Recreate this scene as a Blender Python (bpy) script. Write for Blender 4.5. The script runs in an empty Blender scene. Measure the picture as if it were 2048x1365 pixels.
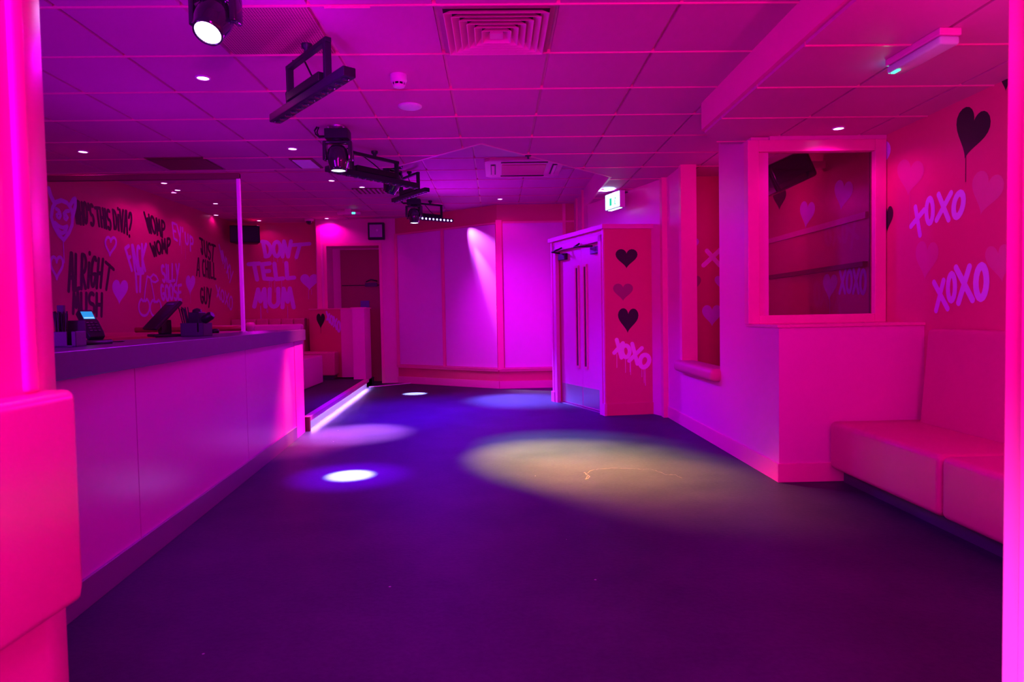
import bpy, math, random
from mathutils import Vector, Matrix
random.seed(7)
SC = bpy.context.scene
COL = SC.collection
pi = math.pi
# ------------------------------------------------------------------ camera
F = 1330.0            # focal length in pixels of a 2048 px wide frame
CH = 1.18             # lens height
YAW, PITCH, ROLL = math.atan(31/F), math.atan(50.5/F), -0.018
RM = (Matrix.Rotation(-YAW, 3, 'Z') @ Matrix.Rotation(pi/2-PITCH, 3, 'X') @ Matrix.Rotation(ROLL, 3, 'Z'))
CP = Vector((0, 0, CH))
cam = bpy.data.cameras.new('camera'); camo = bpy.data.objects.new('camera', cam); COL.objects.link(camo)
camo.matrix_world = Matrix.Translation(CP) @ RM.to_4x4()
cam.sensor_width = 36; cam.lens = 36*F/2048; cam.clip_start = 0.05
cam.dof.use_dof = True; cam.dof.focus_distance = 6.0; cam.dof.aperture_fstop = 8.0
SC.camera = camo
# ------------------------------------------------------------------ view, world
SC.view_settings.view_transform = 'Standard'; SC.view_settings.look = 'None'
SC.view_settings.exposure = 0.35; SC.view_settings.gamma = 1.0; SC.view_settings.use_curve_mapping = False
W = bpy.data.worlds.new('world'); SC.world = W; W.use_nodes = True
W.node_tree.nodes['Background'].inputs[0].default_value = (0.55, 0.0, 0.75, 1)
W.node_tree.nodes['Background'].inputs[1].default_value = 0.30
SC.cycles.max_bounces = 10; SC.cycles.diffuse_bounces = 5
SC.cycles.use_denoising = True

def lamp(kind, name, loc, color, power, aim=None, size=0.1, angle=60, blend=0.6, size_y=None):
    d = bpy.data.lights.new(name, kind); o = bpy.data.objects.new(name, d); COL.objects.link(o)
    o.location = loc; d.color = color; d.energy = power
    if kind == 'AREA':
        d.size = size
        if size_y: d.shape = 'RECTANGLE'; d.size_y = size_y
    else: d.shadow_soft_size = size
    if kind == 'SPOT': d.spot_size = math.radians(angle); d.spot_blend = blend
    if aim is not None:
        o.rotation_euler = (Vector(aim)-Vector(loc)).to_track_quat('-Z', 'Y').to_euler()
    return o
PINK = (1.0, 0.0, 0.82); MAG = (0.75, 0.0, 1.0); VIO = (0.42, 0.0, 1.0); BLU = (0.16, 0.02, 1.0)
# entrance corridor lamps behind the camera, plus added fill lights
lamp('AREA', 'corridor_lamp', (0.15, -0.9, 2.45), PINK, 85, (0.2, 3.5, 0.9), 0.9)
lamp('AREA', 'corridor_fill', (-.1, -1.0, 1.45), (1.0, 0, .6), 42, (0.4, 3.5, 1.9), 0.6)  # added level fill for the ceiling lips, beam face and frames
lamp('AREA', 'corridor_low_lamp', (0.5, -0.7, 0.9), (1,0,.5), 14, (-0.8, 0.8, 0.9), 0.5)
lamp('SPOT', 'door_frame_fill', (0.10, 0.35, 0.30), (0.55, 0.9, 1.0), 90, (0.70, 0.85, 0.65), 0.05, 42, 1.0)  # added spot below the view, brightens the near frame
# added violet fill lights, hidden behind the near pillar
lamp('AREA', 'bar_fill', (-3.3, 1.3, 1.5), VIO, 42, (1.5, 6.0, 1.4), 0.8)
lamp('AREA', 'bar_ceiling_fill', (-2.4, 0.4, 1.3), (0.5, 0, 1), 5, (-1.0, 4.2, 2.7), 0.6)
# ------------------------------------------------------------------ materials
def mat(name, col, rough=0.5, metal=0.0, noise=0.0, nscale=8.0, bump=0.0, bscale=60.0, spec=0.5, emit=None, estr=0.0, coat=0.0):
    m = bpy.data.materials.new(name); m.use_nodes = True
    nt = m.node_tree; b = nt.nodes['Principled BSDF']
    b.inputs['Base Color'].default_value = (*col, 1); b.inputs['Roughness'].default_value = rough
    b.inputs['Metallic'].default_value = metal; b.inputs['Specular IOR Level'].default_value = spec
    if coat: b.inputs['Coat Weight'].default_value = coat
    tc = nt.nodes.new('ShaderNodeTexCoord')
    if noise:
        n = nt.nodes.new('ShaderNodeTexNoise'); n.inputs['Scale'].default_value = nscale; n.inputs['Detail'].default_value = 6
        r = nt.nodes.new('ShaderNodeMixRGB'); r.blend_type = 'MIX'
        r.inputs[1].default_value = (*[c*(1-noise) for c in col], 1)
        r.inputs[2].default_value = (*[min(1, c*(1+noise)) for c in col], 1)
        nt.links.new(tc.outputs['Object'], n.inputs['Vector']); nt.links.new(n.outputs['Fac'], r.inputs[0])
        nt.links.new(r.outputs[0], b.inputs['Base Color'])
    if bump:
        n2 = nt.nodes.new('ShaderNodeTexNoise'); n2.inputs['Scale'].default_value = bscale; n2.inputs['Detail'].default_value = 3
        bp = nt.nodes.new('ShaderNodeBump'); bp.inputs['Strength'].default_value = bump; bp.inputs['Distance'].default_value = 0.01
        nt.links.new(tc.outputs['Object'], n2.inputs['Vector']); nt.links.new(n2.outputs['Fac'], bp.inputs['Height'])
        nt.links.new(bp.outputs[0], b.inputs['Normal'])
    if emit:
        b.inputs['Emission Color'].default_value = (*emit, 1); b.inputs['Emission Strength'].default_value = estr
    return m
M = {}
M['wall'] = mat('wall_pink', (0.64, 0.015, 0.19), 0.42, noise=0.06, nscale=2, bump=0.05, bscale=40)
M['wallpale'] = mat('wall_pale_pink', (0.78, 0.04, 0.50), 0.4, noise=0.04, nscale=2, bump=0.05, bscale=40)
M['frame'] = mat('frame_pink', (0.84, 0.035, 0.40), 0.32, noise=0.03)
M['board'] = mat('board_white', (0.74, 0.16, 0.78), 0.4, noise=0.03)
M['tile'] = mat('ceiling_tile_pink', (0.60, 0.04, 0.42), 0.75, noise=0.05, nscale=3, bump=0.12, bscale=220)
M['tbar'] = mat('ceiling_bar_pink', (0.80, 0.16, 0.48), 0.45)
M['perf'] = mat('perforated_tile', (0.55, 0.07, 0.25), 0.6)
M['darkp'] = mat('dark_plum', (0.16, 0.015, 0.05), 0.6)
M['barface'] = mat('bar_front_laminate', (0.60, 0.05, 0.52), 0.3, noise=0.05, nscale=1.5)
M['bartop'] = mat('bar_top_grey', (0.07, 0.05, 0.12), 0.35, noise=0.12, nscale=30)
M['kick'] = mat('brushed_kick_board', (0.30, 0.16, 0.34), 0.35, metal=0.5)
M['seat'] = mat('seat_vinyl', (0.60, 0.015, 0.24), 0.5, noise=0.04, bump=0.06, bscale=90)
M['plinth'] = mat('seat_plinth', (0.05, 0.04, 0.09), 0.4)
M['black'] = mat('black_plastic', (0.010, 0.009, 0.016), 0.4, spec=0.25)
M['blackm'] = mat('black_metal', (0.014, 0.012, 0.03), 0.4, spec=0.3)
M['gloss'] = mat('black_gloss', (0.02, 0.02, 0.035), 0.12, coat=0.6)
M['white'] = mat('white_plastic', (0.75, 0.6, 0.8), 0.4)
M['greyp'] = mat('grey_plastic', (0.035, 0.03, 0.06), 0.4)
M['steel'] = mat('brushed_steel', (0.62, 0.58, 0.66), 0.32, metal=0.85)
M['pblack'] = mat('paint_black', (0.012, 0.006, 0.02), 0.45)
M['plilac'] = mat('paint_lilac', (0.66, 0.20, 1.0), 0.45)
M['plight'] = mat('paint_pale_lilac', (0.92, 0.5, 1.0), 0.45)
M['pmauve'] = mat('paint_mauve', (0.62, 0.06, 0.30), 0.45)
M['pgrape'] = mat('paint_grape', (0.30, 0.03, 0.16), 0.45)
M['wood'] = mat('varnished_rail', (0.55, 0.06, 0.08), 0.3)
def emis(name, col, s):
    m = bpy.data.materials.new(name); m.use_nodes = True; nt = m.node_tree
    nt.nodes.remove(nt.nodes['Principled BSDF']); e = nt.nodes.new('ShaderNodeEmission')
    e.inputs[0].default_value = (*col, 1); e.inputs[1].default_value = s
    nt.links.new(e.outputs[0], nt.nodes['Material Output'].inputs[0]); return m
M['lens'] = emis('lamp_lens_glow', (0.62, 0.35, 1.0), 26)
M['lens2'] = emis('lamp_lens_glow_small', (0.75, 0.8, 1.0), 6)
M['down'] = emis('downlight_glow', (1.0, 0.35, 0.95), 9)
M['strip'] = emis('led_strip_glow', (0.55, 0.30, 1.0), 120)
M['led'] = emis('led_dot_glow', (0.45, 0.32, 1.0), 5)
M['green'] = emis('green_led_glow', (0.05, 1.0, 0.45), 3.0)
M['exit'] = emis('exit_sign_glow', (0.42, 0.95, 0.92), 2.6)
M['screen'] = emis('terminal_screen_glow', (0.03, 0.28, 0.75), 0.9)
M['screen2'] = emis('terminal_screen_bar_glow', (0.3, 0.6, 1.0), 1.0)
M['exitg'] = emis('exit_pictogram_glow', (0.02, 0.55, 0.35), 1.0)
# glass
def glass(name, tint, refl=0.08, rough=0.02):
    m = bpy.data.materials.new(name); m.use_nodes = True; nt = m.node_tree
    nt.nodes.remove(nt.nodes['Principled BSDF'])
    t = nt.nodes.new('ShaderNodeBsdfTransparent'); t.inputs[0].default_value = (*tint, 1)
    g = nt.nodes.new('ShaderNodeBsdfGlossy'); g.inputs['Roughness'].default_value = rough
    fr = nt.nodes.new('ShaderNodeFresnel'); fr.inputs[0].default_value = 1.45
    x = nt.nodes.new('ShaderNodeMixShader')
    nt.links.new(fr.outputs[0], x.inputs[0]); nt.links.new(t.outputs[0], x.inputs[1]); nt.links.new(g.outputs[0], x.inputs[2])
    nt.links.new(x.outputs[0], nt.nodes['Material Output'].inputs[0]); return m
M['glass'] = glass('window_glass', (0.82, 0.7, 0.8))
M['screenglass'] = glass('screen_glass', (0.93, 0.88, 0.95))
# floor: dark vinyl with fine wear, specks and one pale crack
def floor_mat(name, base, worn):
    m = bpy.data.materials.new(name); m.use_nodes = True; nt = m.node_tree; b = nt.nodes['Principled BSDF']; N = nt.nodes.new; Lk = nt.links.new
    tc = N('ShaderNodeTexCoord')
    n = N('ShaderNodeTexNoise'); n.inputs['Scale'].default_value = 1.1; n.inputs['Detail'].default_value = 9; n.inputs['Roughness'].default_value = 0.65
    Lk(tc.outputs['Object'], n.inputs['Vector'])
    n2 = N('ShaderNodeTexNoise'); n2.inputs['Scale'].default_value = 45; n2.inputs['Detail'].default_value = 5
    Lk(tc.outputs['Object'], n2.inputs['Vector'])
    mul = N('ShaderNodeMath'); mul.operation = 'ADD'; Lk(n.outputs['Fac'], mul.inputs[0])
    m2 = N('ShaderNodeMath'); m2.operation = 'MULTIPLY'; m2.inputs[1].default_value = 0.35; Lk(n2.outputs['Fac'], m2.inputs[0]); Lk(m2.outputs[0], mul.inputs[1])
    cr = N('ShaderNodeValToRGB'); cr.color_ramp.elements[0].position = 0.45; cr.color_ramp.elements[1].position = 0.95
    cr.color_ramp.elements[0].color = (*base, 1); cr.color_ramp.elements[1].color = (*worn, 1)
    Lk(mul.outputs[0], cr.inputs[0])
    # pale specks of dirt
    v = N('ShaderNodeTexVoronoi'); v.inputs['Scale'].default_value = 3.2; Lk(tc.outputs['Object'], v.inputs['Vector'])
    lt = N('ShaderNodeMath'); lt.operation = 'LESS_THAN'; lt.inputs[1].default_value = 0.018; Lk(v.outputs['Distance'], lt.inputs[0])
    mx = N('ShaderNodeMixRGB'); mx.inputs[2].default_value = (0.4, 0.35, 0.4, 1); Lk(lt.outputs[0], mx.inputs[0]); Lk(cr.outputs[0], mx.inputs[1])
    Lk(mx.outputs[0], b.inputs['Base Color'])
    b.inputs['Roughness'].default_value = 0.5; b.inputs['Specular IOR Level'].default_value = 0.10
    bp = N('ShaderNodeBump'); bp.inputs['Strength'].default_value = 0.12; bp.inputs['Distance'].default_value = 0.01
    Lk(n2.outputs['Fac'], bp.inputs['Height']); Lk(bp.outputs[0], b.inputs['Normal'])
    return m
M['floor'] = floor_mat('floor_vinyl', (0.024, 0.034, 0.052), (0.06, 0.07, 0.095))
M['crack'] = mat('floor_crack_dust', (0.20, 0.16, 0.17), 0.8)
# ------------------------------------------------------------------ geometry helpers
def sub(a, b): return (a[0]-b[0], a[1]-b[1], a[2]-b[2])
class MB:
    def __init__(s): s.v = []; s.f = []; s.sm = []
    def add(s, vs, fs, T=None, smooth=False):
        o = len(s.v)
        for p in vs:
            p = Vector(p)
            if T is not None: p = T @ p
            s.v.append(tuple(p))
        for f in fs: s.f.append([i+o for i in f]); s.sm.append(smooth)
        return s
    def box(s, a, b, T=None):
        x0, y0, z0 = a; x1, y1, z1 = b
        return s.add([(x0,y0,z0),(x1,y0,z0),(x1,y1,z0),(x0,y1,z0),(x0,y0,z1),(x1,y0,z1),(x1,y1,z1),(x0,y1,z1)],
                     [(0,3,2,1),(4,5,6,7),(0,1,5,4),(1,2,6,5),(2,3,7,6),(3,0,4,7)], T)
    def cbox(s, c, d, T=None):
        return s.box([c[i]-d[i]/2 for i in range(3)], [c[i]+d[i]/2 for i in range(3)], T)
    def prism(s, poly, z0, z1, T=None):
        n = len(poly)
        ar = sum(poly[i][0]*poly[(i+1)%n][1]-poly[(i+1)%n][0]*poly[i][1] for i in range(n))
        if ar < 0: poly = poly[::-1]
        vs = [(p[0],p[1],z0) for p in poly]+[(p[0],p[1],z1) for p in poly]
        fs = [list(range(n))[::-1], list(range(n, 2*n))]+[(i,(i+1)%n,(i+1)%n+n,i+n) for i in range(n)]
        return s.add(vs, fs, T)
    def lathe(s, prof, seg=24, T=None, smooth=True, cap=True):
        vs = []; fs = []
        for (r, z) in prof:
            for k in range(seg):
                a = 2*pi*k/seg; vs.append((r*math.cos(a), r*math.sin(a), z))
        for i in range(len(prof)-1):
            for k in range(seg):
                k2 = (k+1) % seg
                fs.append((i*seg+k, i*seg+k2, (i+1)*seg+k2, (i+1)*seg+k))
        s.add(vs, fs, T, smooth)
        if cap:
            for i, fl in ((0, True), (len(prof)-1, False)):
                if prof[i][0] > 1e-5:
                    ring = [vs[i*seg+k] for k in range(seg)]
                    s.add(ring, [list(range(seg))[::-1] if fl else list(range(seg))], T)
        return s
    def cyl(s, a, b, r, seg=14, r2=None):
        a = Vector(a); b = Vector(b); d = b-a; L = d.length
        T = Matrix.Translation(a) @ d.to_track_quat('Z', 'Y').to_matrix().to_4x4()
        return s.lathe([(r, 0), (r if r2 is None else r2, L)], seg, T)
    def tube(s, pts, r, seg=8):
        pts = [Vector(p) for p in pts]; n = len(pts); vs = []; fs = []
        up = Vector((0.13, 0.21, 0.97))
        for i, p in enumerate(pts):
            d = (pts[min(i+1, n-1)]-pts[max(i-1, 0)]).normalized()
            u = d.cross(up)
            if u.length < 1e-3: u = d.cross(Vector((1, 0, 0)))
            u.normalize(); w = d.cross(u)
            for k in range(seg):
                a = 2*pi*k/seg; vs.append(tuple(p+u*math.cos(a)*r+w*math.sin(a)*r))
        for i in range(n-1):
            for k in range(seg):
                k2 = (k+1) % seg; fs.append((i*seg+k, (i+1)*seg+k, (i+1)*seg+k2, i*seg+k2))
        fs.append(list(range(seg))); fs.append([ (n-1)*seg+k for k in range(seg)][::-1])
        return s.add(vs, fs, None, True)
    def build(s, name, m, parent=None, bevel=0.0, bseg=2, label=None):
        me = bpy.data.meshes.new(name); me.from_pydata(s.v, [], s.f)
        me.polygons.foreach_set('use_smooth', s.sm); me.materials.append(M[m] if isinstance(m, str) else m); me.update()
        o = bpy.data.objects.new(name, me); COL.objects.link(o)
        if parent is not None: o.parent = parent
        if bevel:
            b = o.modifiers.new('edge', 'BEVEL'); b.width = bevel; b.segments = bseg; b.limit_method = 'ANGLE'; b.angle_limit = math.radians(35)
            if bseg > 2:
                for p in me.polygons: p.use_smooth = True
        if label: o['label'] = label
        return o
def tag(o, label, cat, group=None, kind=None):
    o['label'] = label; o['category'] = cat
    if group: o['group'] = group
    if kind: o['kind'] = kind
    return o
def thing(name, label, cat, loc, rz=0, group=None):
    o = bpy.data.objects.new(name, None); COL.objects.link(o); o.empty_display_size = 0.1
    o.location = loc; o.rotation_euler = (0, 0, rz)
    return tag(o, label, cat, group)
def struct(name, label=None, loc=(0,0,0)):
    o = bpy.data.objects.new(name, None); COL.objects.link(o); o.location = loc; o['kind'] = 'structure'
    if label: o['label'] = label
    return o
def st(o, label=None):
    o['kind'] = 'structure'
    if label: o['label'] = label
    return o
def dup(root, loc, rz=None, label=None, group=None):
    def cp(o, par):
        c = o.copy(); COL.objects.link(c)
        if par is not None: c.parent = par
        for ch in list(o.children): cp(ch, c)
        return c
    r = cp(root, None); r.location = loc
    if rz is not None: r.rotation_euler = (0, 0, rz)
    if label: r['label'] = label
    if group: r['group'] = group
    return r
# a point on a real surface seen along a sight line
def ray(px, py): return RM @ Vector(((px-1024)/F, -(py-682.5)/F, -1))
def onplane(px, py, p0, n):
    d = ray(px, py); return CP+d*((Vector(p0)-CP).dot(n)/d.dot(n))
# ------------------------------------------------------------------ key plan points
ZL, ZH, ZA = 2.69, 2.97, 2.48      # low, high and alcove ceilings
XL, XR, XM = -4.75, 2.94, 1.93     # left wall, right wall, inner right wall
YB = 12.4
PB = (0.04, 10.78)                 # corner of back walls
# ================================================================== STRUCTURE
fl = st(MB().prism([(-5.2,-1.6),(3.4,-1.6),(3.4,13.2),(-5.2,13.2)], -0.1, 0).build('floor', 'floor'), 'dark smooth vinyl floor with scuffs')
# crack in the floor
cp = [(1172,948),(1185,941),(1205,938),(1235,937),(1262,938),(1285,940),(1300,939),(1318,945),(1333,950),(1350,951),(1365,958)]
cp2 = [(1172,948),(1168,946),(1180,955),(1172,959),(1176,952)]
mb = MB()
for c in (cp, cp2):
    pts = []
    for a, b in zip(c, c[1:]):
        A = onplane(*a, (0,0,0), Vector((0,0,1))); B = onplane(*b, (0,0,0), Vector((0,0,1)))
        for k in range(5): pts.append(A.lerp(B, k/5)+Vector((random.uniform(-1,1)*.006, random.uniform(-1,1)*.012, 0)))
    for a, b in zip(pts, pts[1:]):
        d = (b-a).normalized(); n = Vector((-d.y, d.x, 0))*random.uniform(.001, .0045); z = Vector((0,0,.0015))
        mb.add([a-n+z, b-n+z, b+n+z, a+n+z], [(0,1,2,3)])
mb.build('crack', 'crack', fl, label='pale crack line in the dark floor')
# --- ceilings
def clip(poly, x0, x1, y0, y1):
    def cl(P, ins, inter):
        out = []
        for i in range(len(P)):
            a, b = P[i-1], P[i]
            if ins(b):
                if not ins(a): out.append(inter(a, b))
                out.append(b)
            elif ins(a): out.append(inter(a, b))
        return out
    def ix(v): return lambda a, b: (v, a[1]+(b[1]-a[1])*(v-a[0])/(b[0]-a[0]))
    def iy(v): return lambda a, b: (a[0]+(b[0]-a[0])*(v-a[1])/(b[1]-a[1]), v)
    P = cl(poly, lambda p: p[0] >= x0, ix(x0)); P = cl(P, lambda p: p[0] <= x1, ix(x1)) if P else P
    P = cl(P, lambda p: p[1] >= y0, iy(y0)) if P else P; P = cl(P, lambda p: p[1] <= y1, iy(y1)) if P else P
    return P
def tiles(name, polys, z, xo, yo, parent, skip=(), g=0.010, drop=0.018):
    mb = MB()
    for i in range(-12, 12):
        for j in range(-12, 26):
            x0, y0 = xo+.6*i, yo+.6*j
            if (i, j) in skip: continue
            for pl in polys:
                P = clip(pl, x0+g, x0+.6-g, y0+g, y0+.6-g)
                if len(P) > 2:
                    a = abs(sum(P[k][0]*P[(k+1)%len(P)][1]-P[(k+1)%len(P)][0]*P[k][1] for k in range(len(P))))/2
                    if a > 0.002: mb.prism(P, z, z+drop)
    cb = MB()
    for j in range(-12, 26):
        for pl in polys:
            P = clip(pl, -9, 9, yo+.6*j-.005, yo+.6*j+.005)
            if len(P) > 2: cb.prism(P, z-.006, z+drop)
    cb.build('lit_lip_strips', 'frame', parent)  # bright strips added below the tiles to draw their lit row edges
    return mb.build(name, 'tile', parent)
chain = [(XL, 6.85), (-1.0, 6.75), (-.1, 5.88), (1.29, 7.36), (1.29, 9.2), (1.95, 7.35)]
low_near = [(XL,-1.5),(1.51,-1.5),(1.51,4.83),(1.75,5.17),(XR,5.17),(XR,5.88),(-.1,5.88),(-1.0,6.75),(XL,6.85)]
low_right = [(-.1,5.88),(XR,5.88),(XR,7.5),(1.93,7.5),(1.29,9.2),(1.29,7.36)]
D = 0.018
ce = MB(); ce.prism([(XL,-1.5),(XR+.1,-1.5),(XR+.1,5.88),(-.1,5.88),(-1.0,6.75),(XL,6.85)], ZL+D, ZH+.02); ce.prism([(-.1,5.88),(XR+.1,5.88),(XR+.1,7.5),(1.93,7.5),(1.29,9.2),(1.29,7.36)], ZL+D, ZH+.02)
ce = st(ce.build('ceiling', 'tbar'), 'suspended pink ceiling, lower part')
tiles('ceiling_tiles', [low_near, low_right], ZL, .33-.6*1, 3.28, ce, skip={(-2, 0), (0, 0)})
mb = MB().prism([(XL,6.85),(-1.0,6.75),(-.1,5.88),(.2,6.2),(XL,6.9)], ZL-.0, ZL+.001)
ceh = MB(); ceh.prism([(XL-.1,5.5),(XR,5.5),(XR,13),(XL-.1,13)], ZH+D, ZH+.12)
ceh = st(ceh.build('ceiling_raised', 'tbar'), 'raised pink tiled ceiling towards the back')
hi_poly = [(XL,6.85),(-1.0,6.75),(-.1,5.88),(1.29,7.36),(1.29,10.8),(PB[0],10.8),(-1.79,12.1),(-1.9,12.5),(XL,12.5)]
tiles('ceiling_tiles', [hi_poly], ZH, -.21, 7.59-.6*2, ceh)
# alcove ceiling with its downstand
ca = MB().prism([(1.51,-1.5),(XR+.1,-1.5),(XR+.1,5.17),(1.75,5.17),(1.51,4.83)], ZA+D, ZL+.02)
ca = st(ca.build('ceiling_alcove', 'frame'), 'lowered ceiling over the bench')
tiles('ceiling_tiles', [[(1.54,-1.5),(XR,-1.5),(XR,5.17),(1.77,5.17),(1.54,4.85)]], ZA, 1.53, 3.28, ca)
# raised-ceiling fascias are the sides of the low slab; edge trims
mb = MB()
for a, b in zip(chain[:5], chain[1:5]):
    a = Vector((*a, 0)); b = Vector((*b, 0)); d = (b-a).normalized(); n = Vector((-d.y, d.x, 0))*.012
    mb.add([a-n+Vector((0,0,ZL-.004)), b-n+Vector((0,0,ZL-.004)), b+n+Vector((0,0,ZL-.004)), a+n+Vector((0,0,ZL-.004)),
            a-n+Vector((0,0,ZL+.03)), b-n+Vector((0,0,ZL+.03)), b+n+Vector((0,0,ZL+.03)), a+n+Vector((0,0,ZL+.03))],
           [(0,3,2,1),(4,5,6,7),(0,1,5,4),(1,2,6,5),(2,3,7,6),(3,0,4,7)])
mb.build('edge_trim', 'tbar', ce)
# --- walls (each a slab with real thickness)
def wallseg(mb, a, b, z0, z1, t=0.1, side=1):
    a = Vector((a[0], a[1])); b = Vector((b[0], b[1])); d = (b-a).normalized(); n = Vector((-d.y, d.x))*t*side
    return mb.prism([tuple(a), tuple(b), tuple(b+n), tuple(a+n)], z0, z1)
wl = st(wallseg(MB(), (XL,-1.5), (XL,YB), 0, ZH).build('wall_left', 'wall'), 'pink wall behind the bar covered in spray-painted sayings')
wb = st(MB().box((XL-.1,YB,0), (-3.2,YB+.1,ZH)).build('wall_back', 'wall'), 'pink back wall of the raised seating area')
# door wall with recess (frontal at y = 12.1)
YD = 12.1; DX0, DX1, DZ = -3.03, -2.09, 2.49
mb = MB().box((-3.22,YD,0),(DX0,YD+.6,ZH)).box((DX1,YD,0),(-1.79,YD+.6,ZH)).box((DX0,YD,DZ),(DX1,YD+.6,ZH)).box((DX0-.1,YD+.45,0),(DX1+.1,YD+.6,DZ+.02))
wd = st(mb.build('wall_doorway', 'wallpale'), 'pink wall with the recessed back doorway')
mb = MB().box((DX0-.05,YD-.012,.0),(DX0,YD,DZ+.05)).box((DX1,YD-.012,0),(DX1+.05,YD,DZ+.05)).box((DX0,YD-.012,DZ),(DX1,YD,DZ+.05)).box((-3.2,YD-.015,0),(-3.13,YD,ZH))
mb.build('architrave', 'frame', wd)
dr = st(MB().box((-2.88,YD+.40,.0),(DX1-.03,YD+.45,DZ-.03)).build('door_3', mat('dark_door', (0.30, 0.03, 0.08), .45)), 'dark door in the recess behind the raised seating area')
MB().box((-2.86,YD+.385,1.79),(DX1-.03,YD+.40,1.805)).build('transom_line', 'black', dr)
mb = MB().box((-2.42,YD+.34,1.77),(-2.2,YD+.40,1.84)); mb.tube([(-2.4,YD+.35,1.86),(-2.3,YD+.3,1.9),(-2.2,YD+.37,1.87)], .012); mb.build('door_closer', 'greyp', dr)
MB().box((-2.52,YD+.38,1.36),(-2.36,YD+.40,1.51)).build('notice_plate', mat('notice_violet', (.10,.06,.35), .4), dr)
# back right walls
A0 = Vector((-1.79,12.1)); A1 = Vector(PB); dA = (A1-A0).normalized(); nA = Vector((dA.y, -dA.x))   # normal to the room
if nA.y > 0: nA = -nA
wa = st(wallseg(MB(), A0, A1, 0, ZH, .12, 1).build('wall_back_angled', 'wall'), 'angled pink back wall with white panels')
def onA(s, off, z): p = A0+dA*s+nA*off; return (p.x, p.y, z)
LA = (A1-A0).length
def abox(mb, s0, s1, o0, o1, z0, z1):
    P = [onA(s0,o0,0), onA(s1,o0,0), onA(s1,o1,0), onA(s0,o1,0)]
    return mb.prism([(p[0],p[1]) for p in P], z0, z1)
abox(MB(), .06, 1.08, 0, .012, .34, 2.66).build('panel', 'board', wa, label='pale panel left of the lit one')
abox(MB(), 1.15, LA-.03, 0, .012, .34, 2.66).build('panel', 'board', wa, label='pale panel crossed by a light beam')
mb = MB(); abox(mb, 0, LA, 0, .035, .28, .32); abox(mb, 0, LA, 0, .05, .315, .335); mb.build('dado_rail', 'frame', wa)
mb = MB(); abox(mb, 0, .05, 0, .03, .3, 2.69); abox(mb, 1.09, 1.14, 0, .03, .3, 2.69); abox(mb, 0, LA, 0, .02, 2.665, 2.69); mb.build('panel_strip', 'frame', wa)
abox(MB(), 0, LA, 0, .018, 0, .12).build('skirting', 'wallpale', wa)
YF = PB[1]
wf = st(MB().box((PB[0],YF,0),(1.4,YF+.12,ZH)).build('wall_back_right', 'wall'), 'pink end wall with a large white panel')
MB().box((.13,YF-.012,.34),(1.1,YF,2.67)).build('panel', 'board', wf, label='large bright violet panel')
MB().box((PB[0]-.02,YF-.04,0.3),(PB[0]+.075,YF,2.72)).box((.13,YF-.02,2.67),(1.29,YF,2.70)).box((1.1,YF-.03,.3),(1.15,YF,ZH)).build('panel_strip', 'frame', wf)
MB().box((PB[0],YF-.035,.28),(1.29,YF,.32)).box((PB[0],YF-.05,.315),(1.29,YF,.335)).build('dado_rail', 'frame', wf)
MB().box((PB[0],YF-.018,0),(1.29,YF,.12)).build('skirting', 'wallpale', wf)
# side wall behind the lobby, and slanted wall
SA, SB = (1.29,9.2), (1.95,7.35)
mb = MB(); mb.box((1.29,9.2,0),(1.4,YF,ZH)); wallseg(mb, SA, SB, 0, ZH, .12, 1)
ws = st(mb.build('wall_slanted', 'wallpale'), 'pale pink wall above and behind the entrance lobby')
MB().box((1.262,9.6,2.2),(1.29,9.66,ZH)).box((1.262,10.3,2.2),(1.29,10.4,ZH)).build('cover_strip', 'frame', ws)
# entrance lobby box
LA0, LB0, LC0 = Vector((.77,9.05)), Vector((1.26,7.66)), Vector((2.05,7.745))
ZT = 2.16
dL = (LB0-LA0).normalized(); nL = Vector((dL.y, -dL.x))
if nL.x > 0: nL = -nL
LL = (LB0-LA0).length
def onL(s, off): p = LA0+dL*s+nL*off; return (p.x, p.y)
def lbox(mb, s0, s1, o0, o1, z0, z1): return mb.prism([onL(s0,o0), onL(s1,o0), onL(s1,o1), onL(s0,o1)], z0, z1)
mb = MB()
wallseg(mb, LB0, LC0, 0, ZT, .08, 1)
lbox(mb, 0, .14, 0, -.08, 0, ZT); lbox(mb, LL-.10, LL, 0, -.08, 0, ZT); lbox(mb, .14, LL-.10, 0, -.08, 2.06, ZT)
wallseg(mb, LA0, (1.3,9.2), 0, ZT, .08, -1)
wb2 = st(mb.build('wall_lobby', 'wall'), 'boxed-in entrance lobby with double doors')
mb = MB().prism([onL(-.03,.04), onL(LL+.03,.04), (2.05,7.70), (1.95,7.9), (1.3,9.25)], ZT, ZT+.05); mb.build('cornice', 'wallpale', wb2)
mb = MB(); lbox(mb, .08, .16, .02, -.03, 0, 2.10); lbox(mb, LL-.12, LL-.05, .02, -.03, 0, 2.10); lbox(mb, .08, LL-.05, .02, -.03, 2.03, 2.10)
lbox(mb, .0, .04, .015, 0, 0, ZT); lbox(mb, LL-.035, LL+.0, .015, 0, 0, ZT)
mb.build('door_frame', 'wallpale', wb2)
mb = MB(); wallseg(mb, LB0+Vector((0,0)), LC0, 0, .14, .014, -1); mb.build('skirting', 'wall', wb2)
MB().prism([onL(-.02,.03), onL(.08,.03), onL(.08,0), onL(-.02,0)], 0, .14).prism([onL(LL-.04,.03), onL(LL+.02,.03), onL(LL+.02,0), onL(LL-.04,0)], 0, .14).build('plinth_block', 'wallpale', wb2)
lbox(MB(), .16, LL-.12, -.02, -.09, 0, .012).build('threshold', 'steel', wb2)
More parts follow.
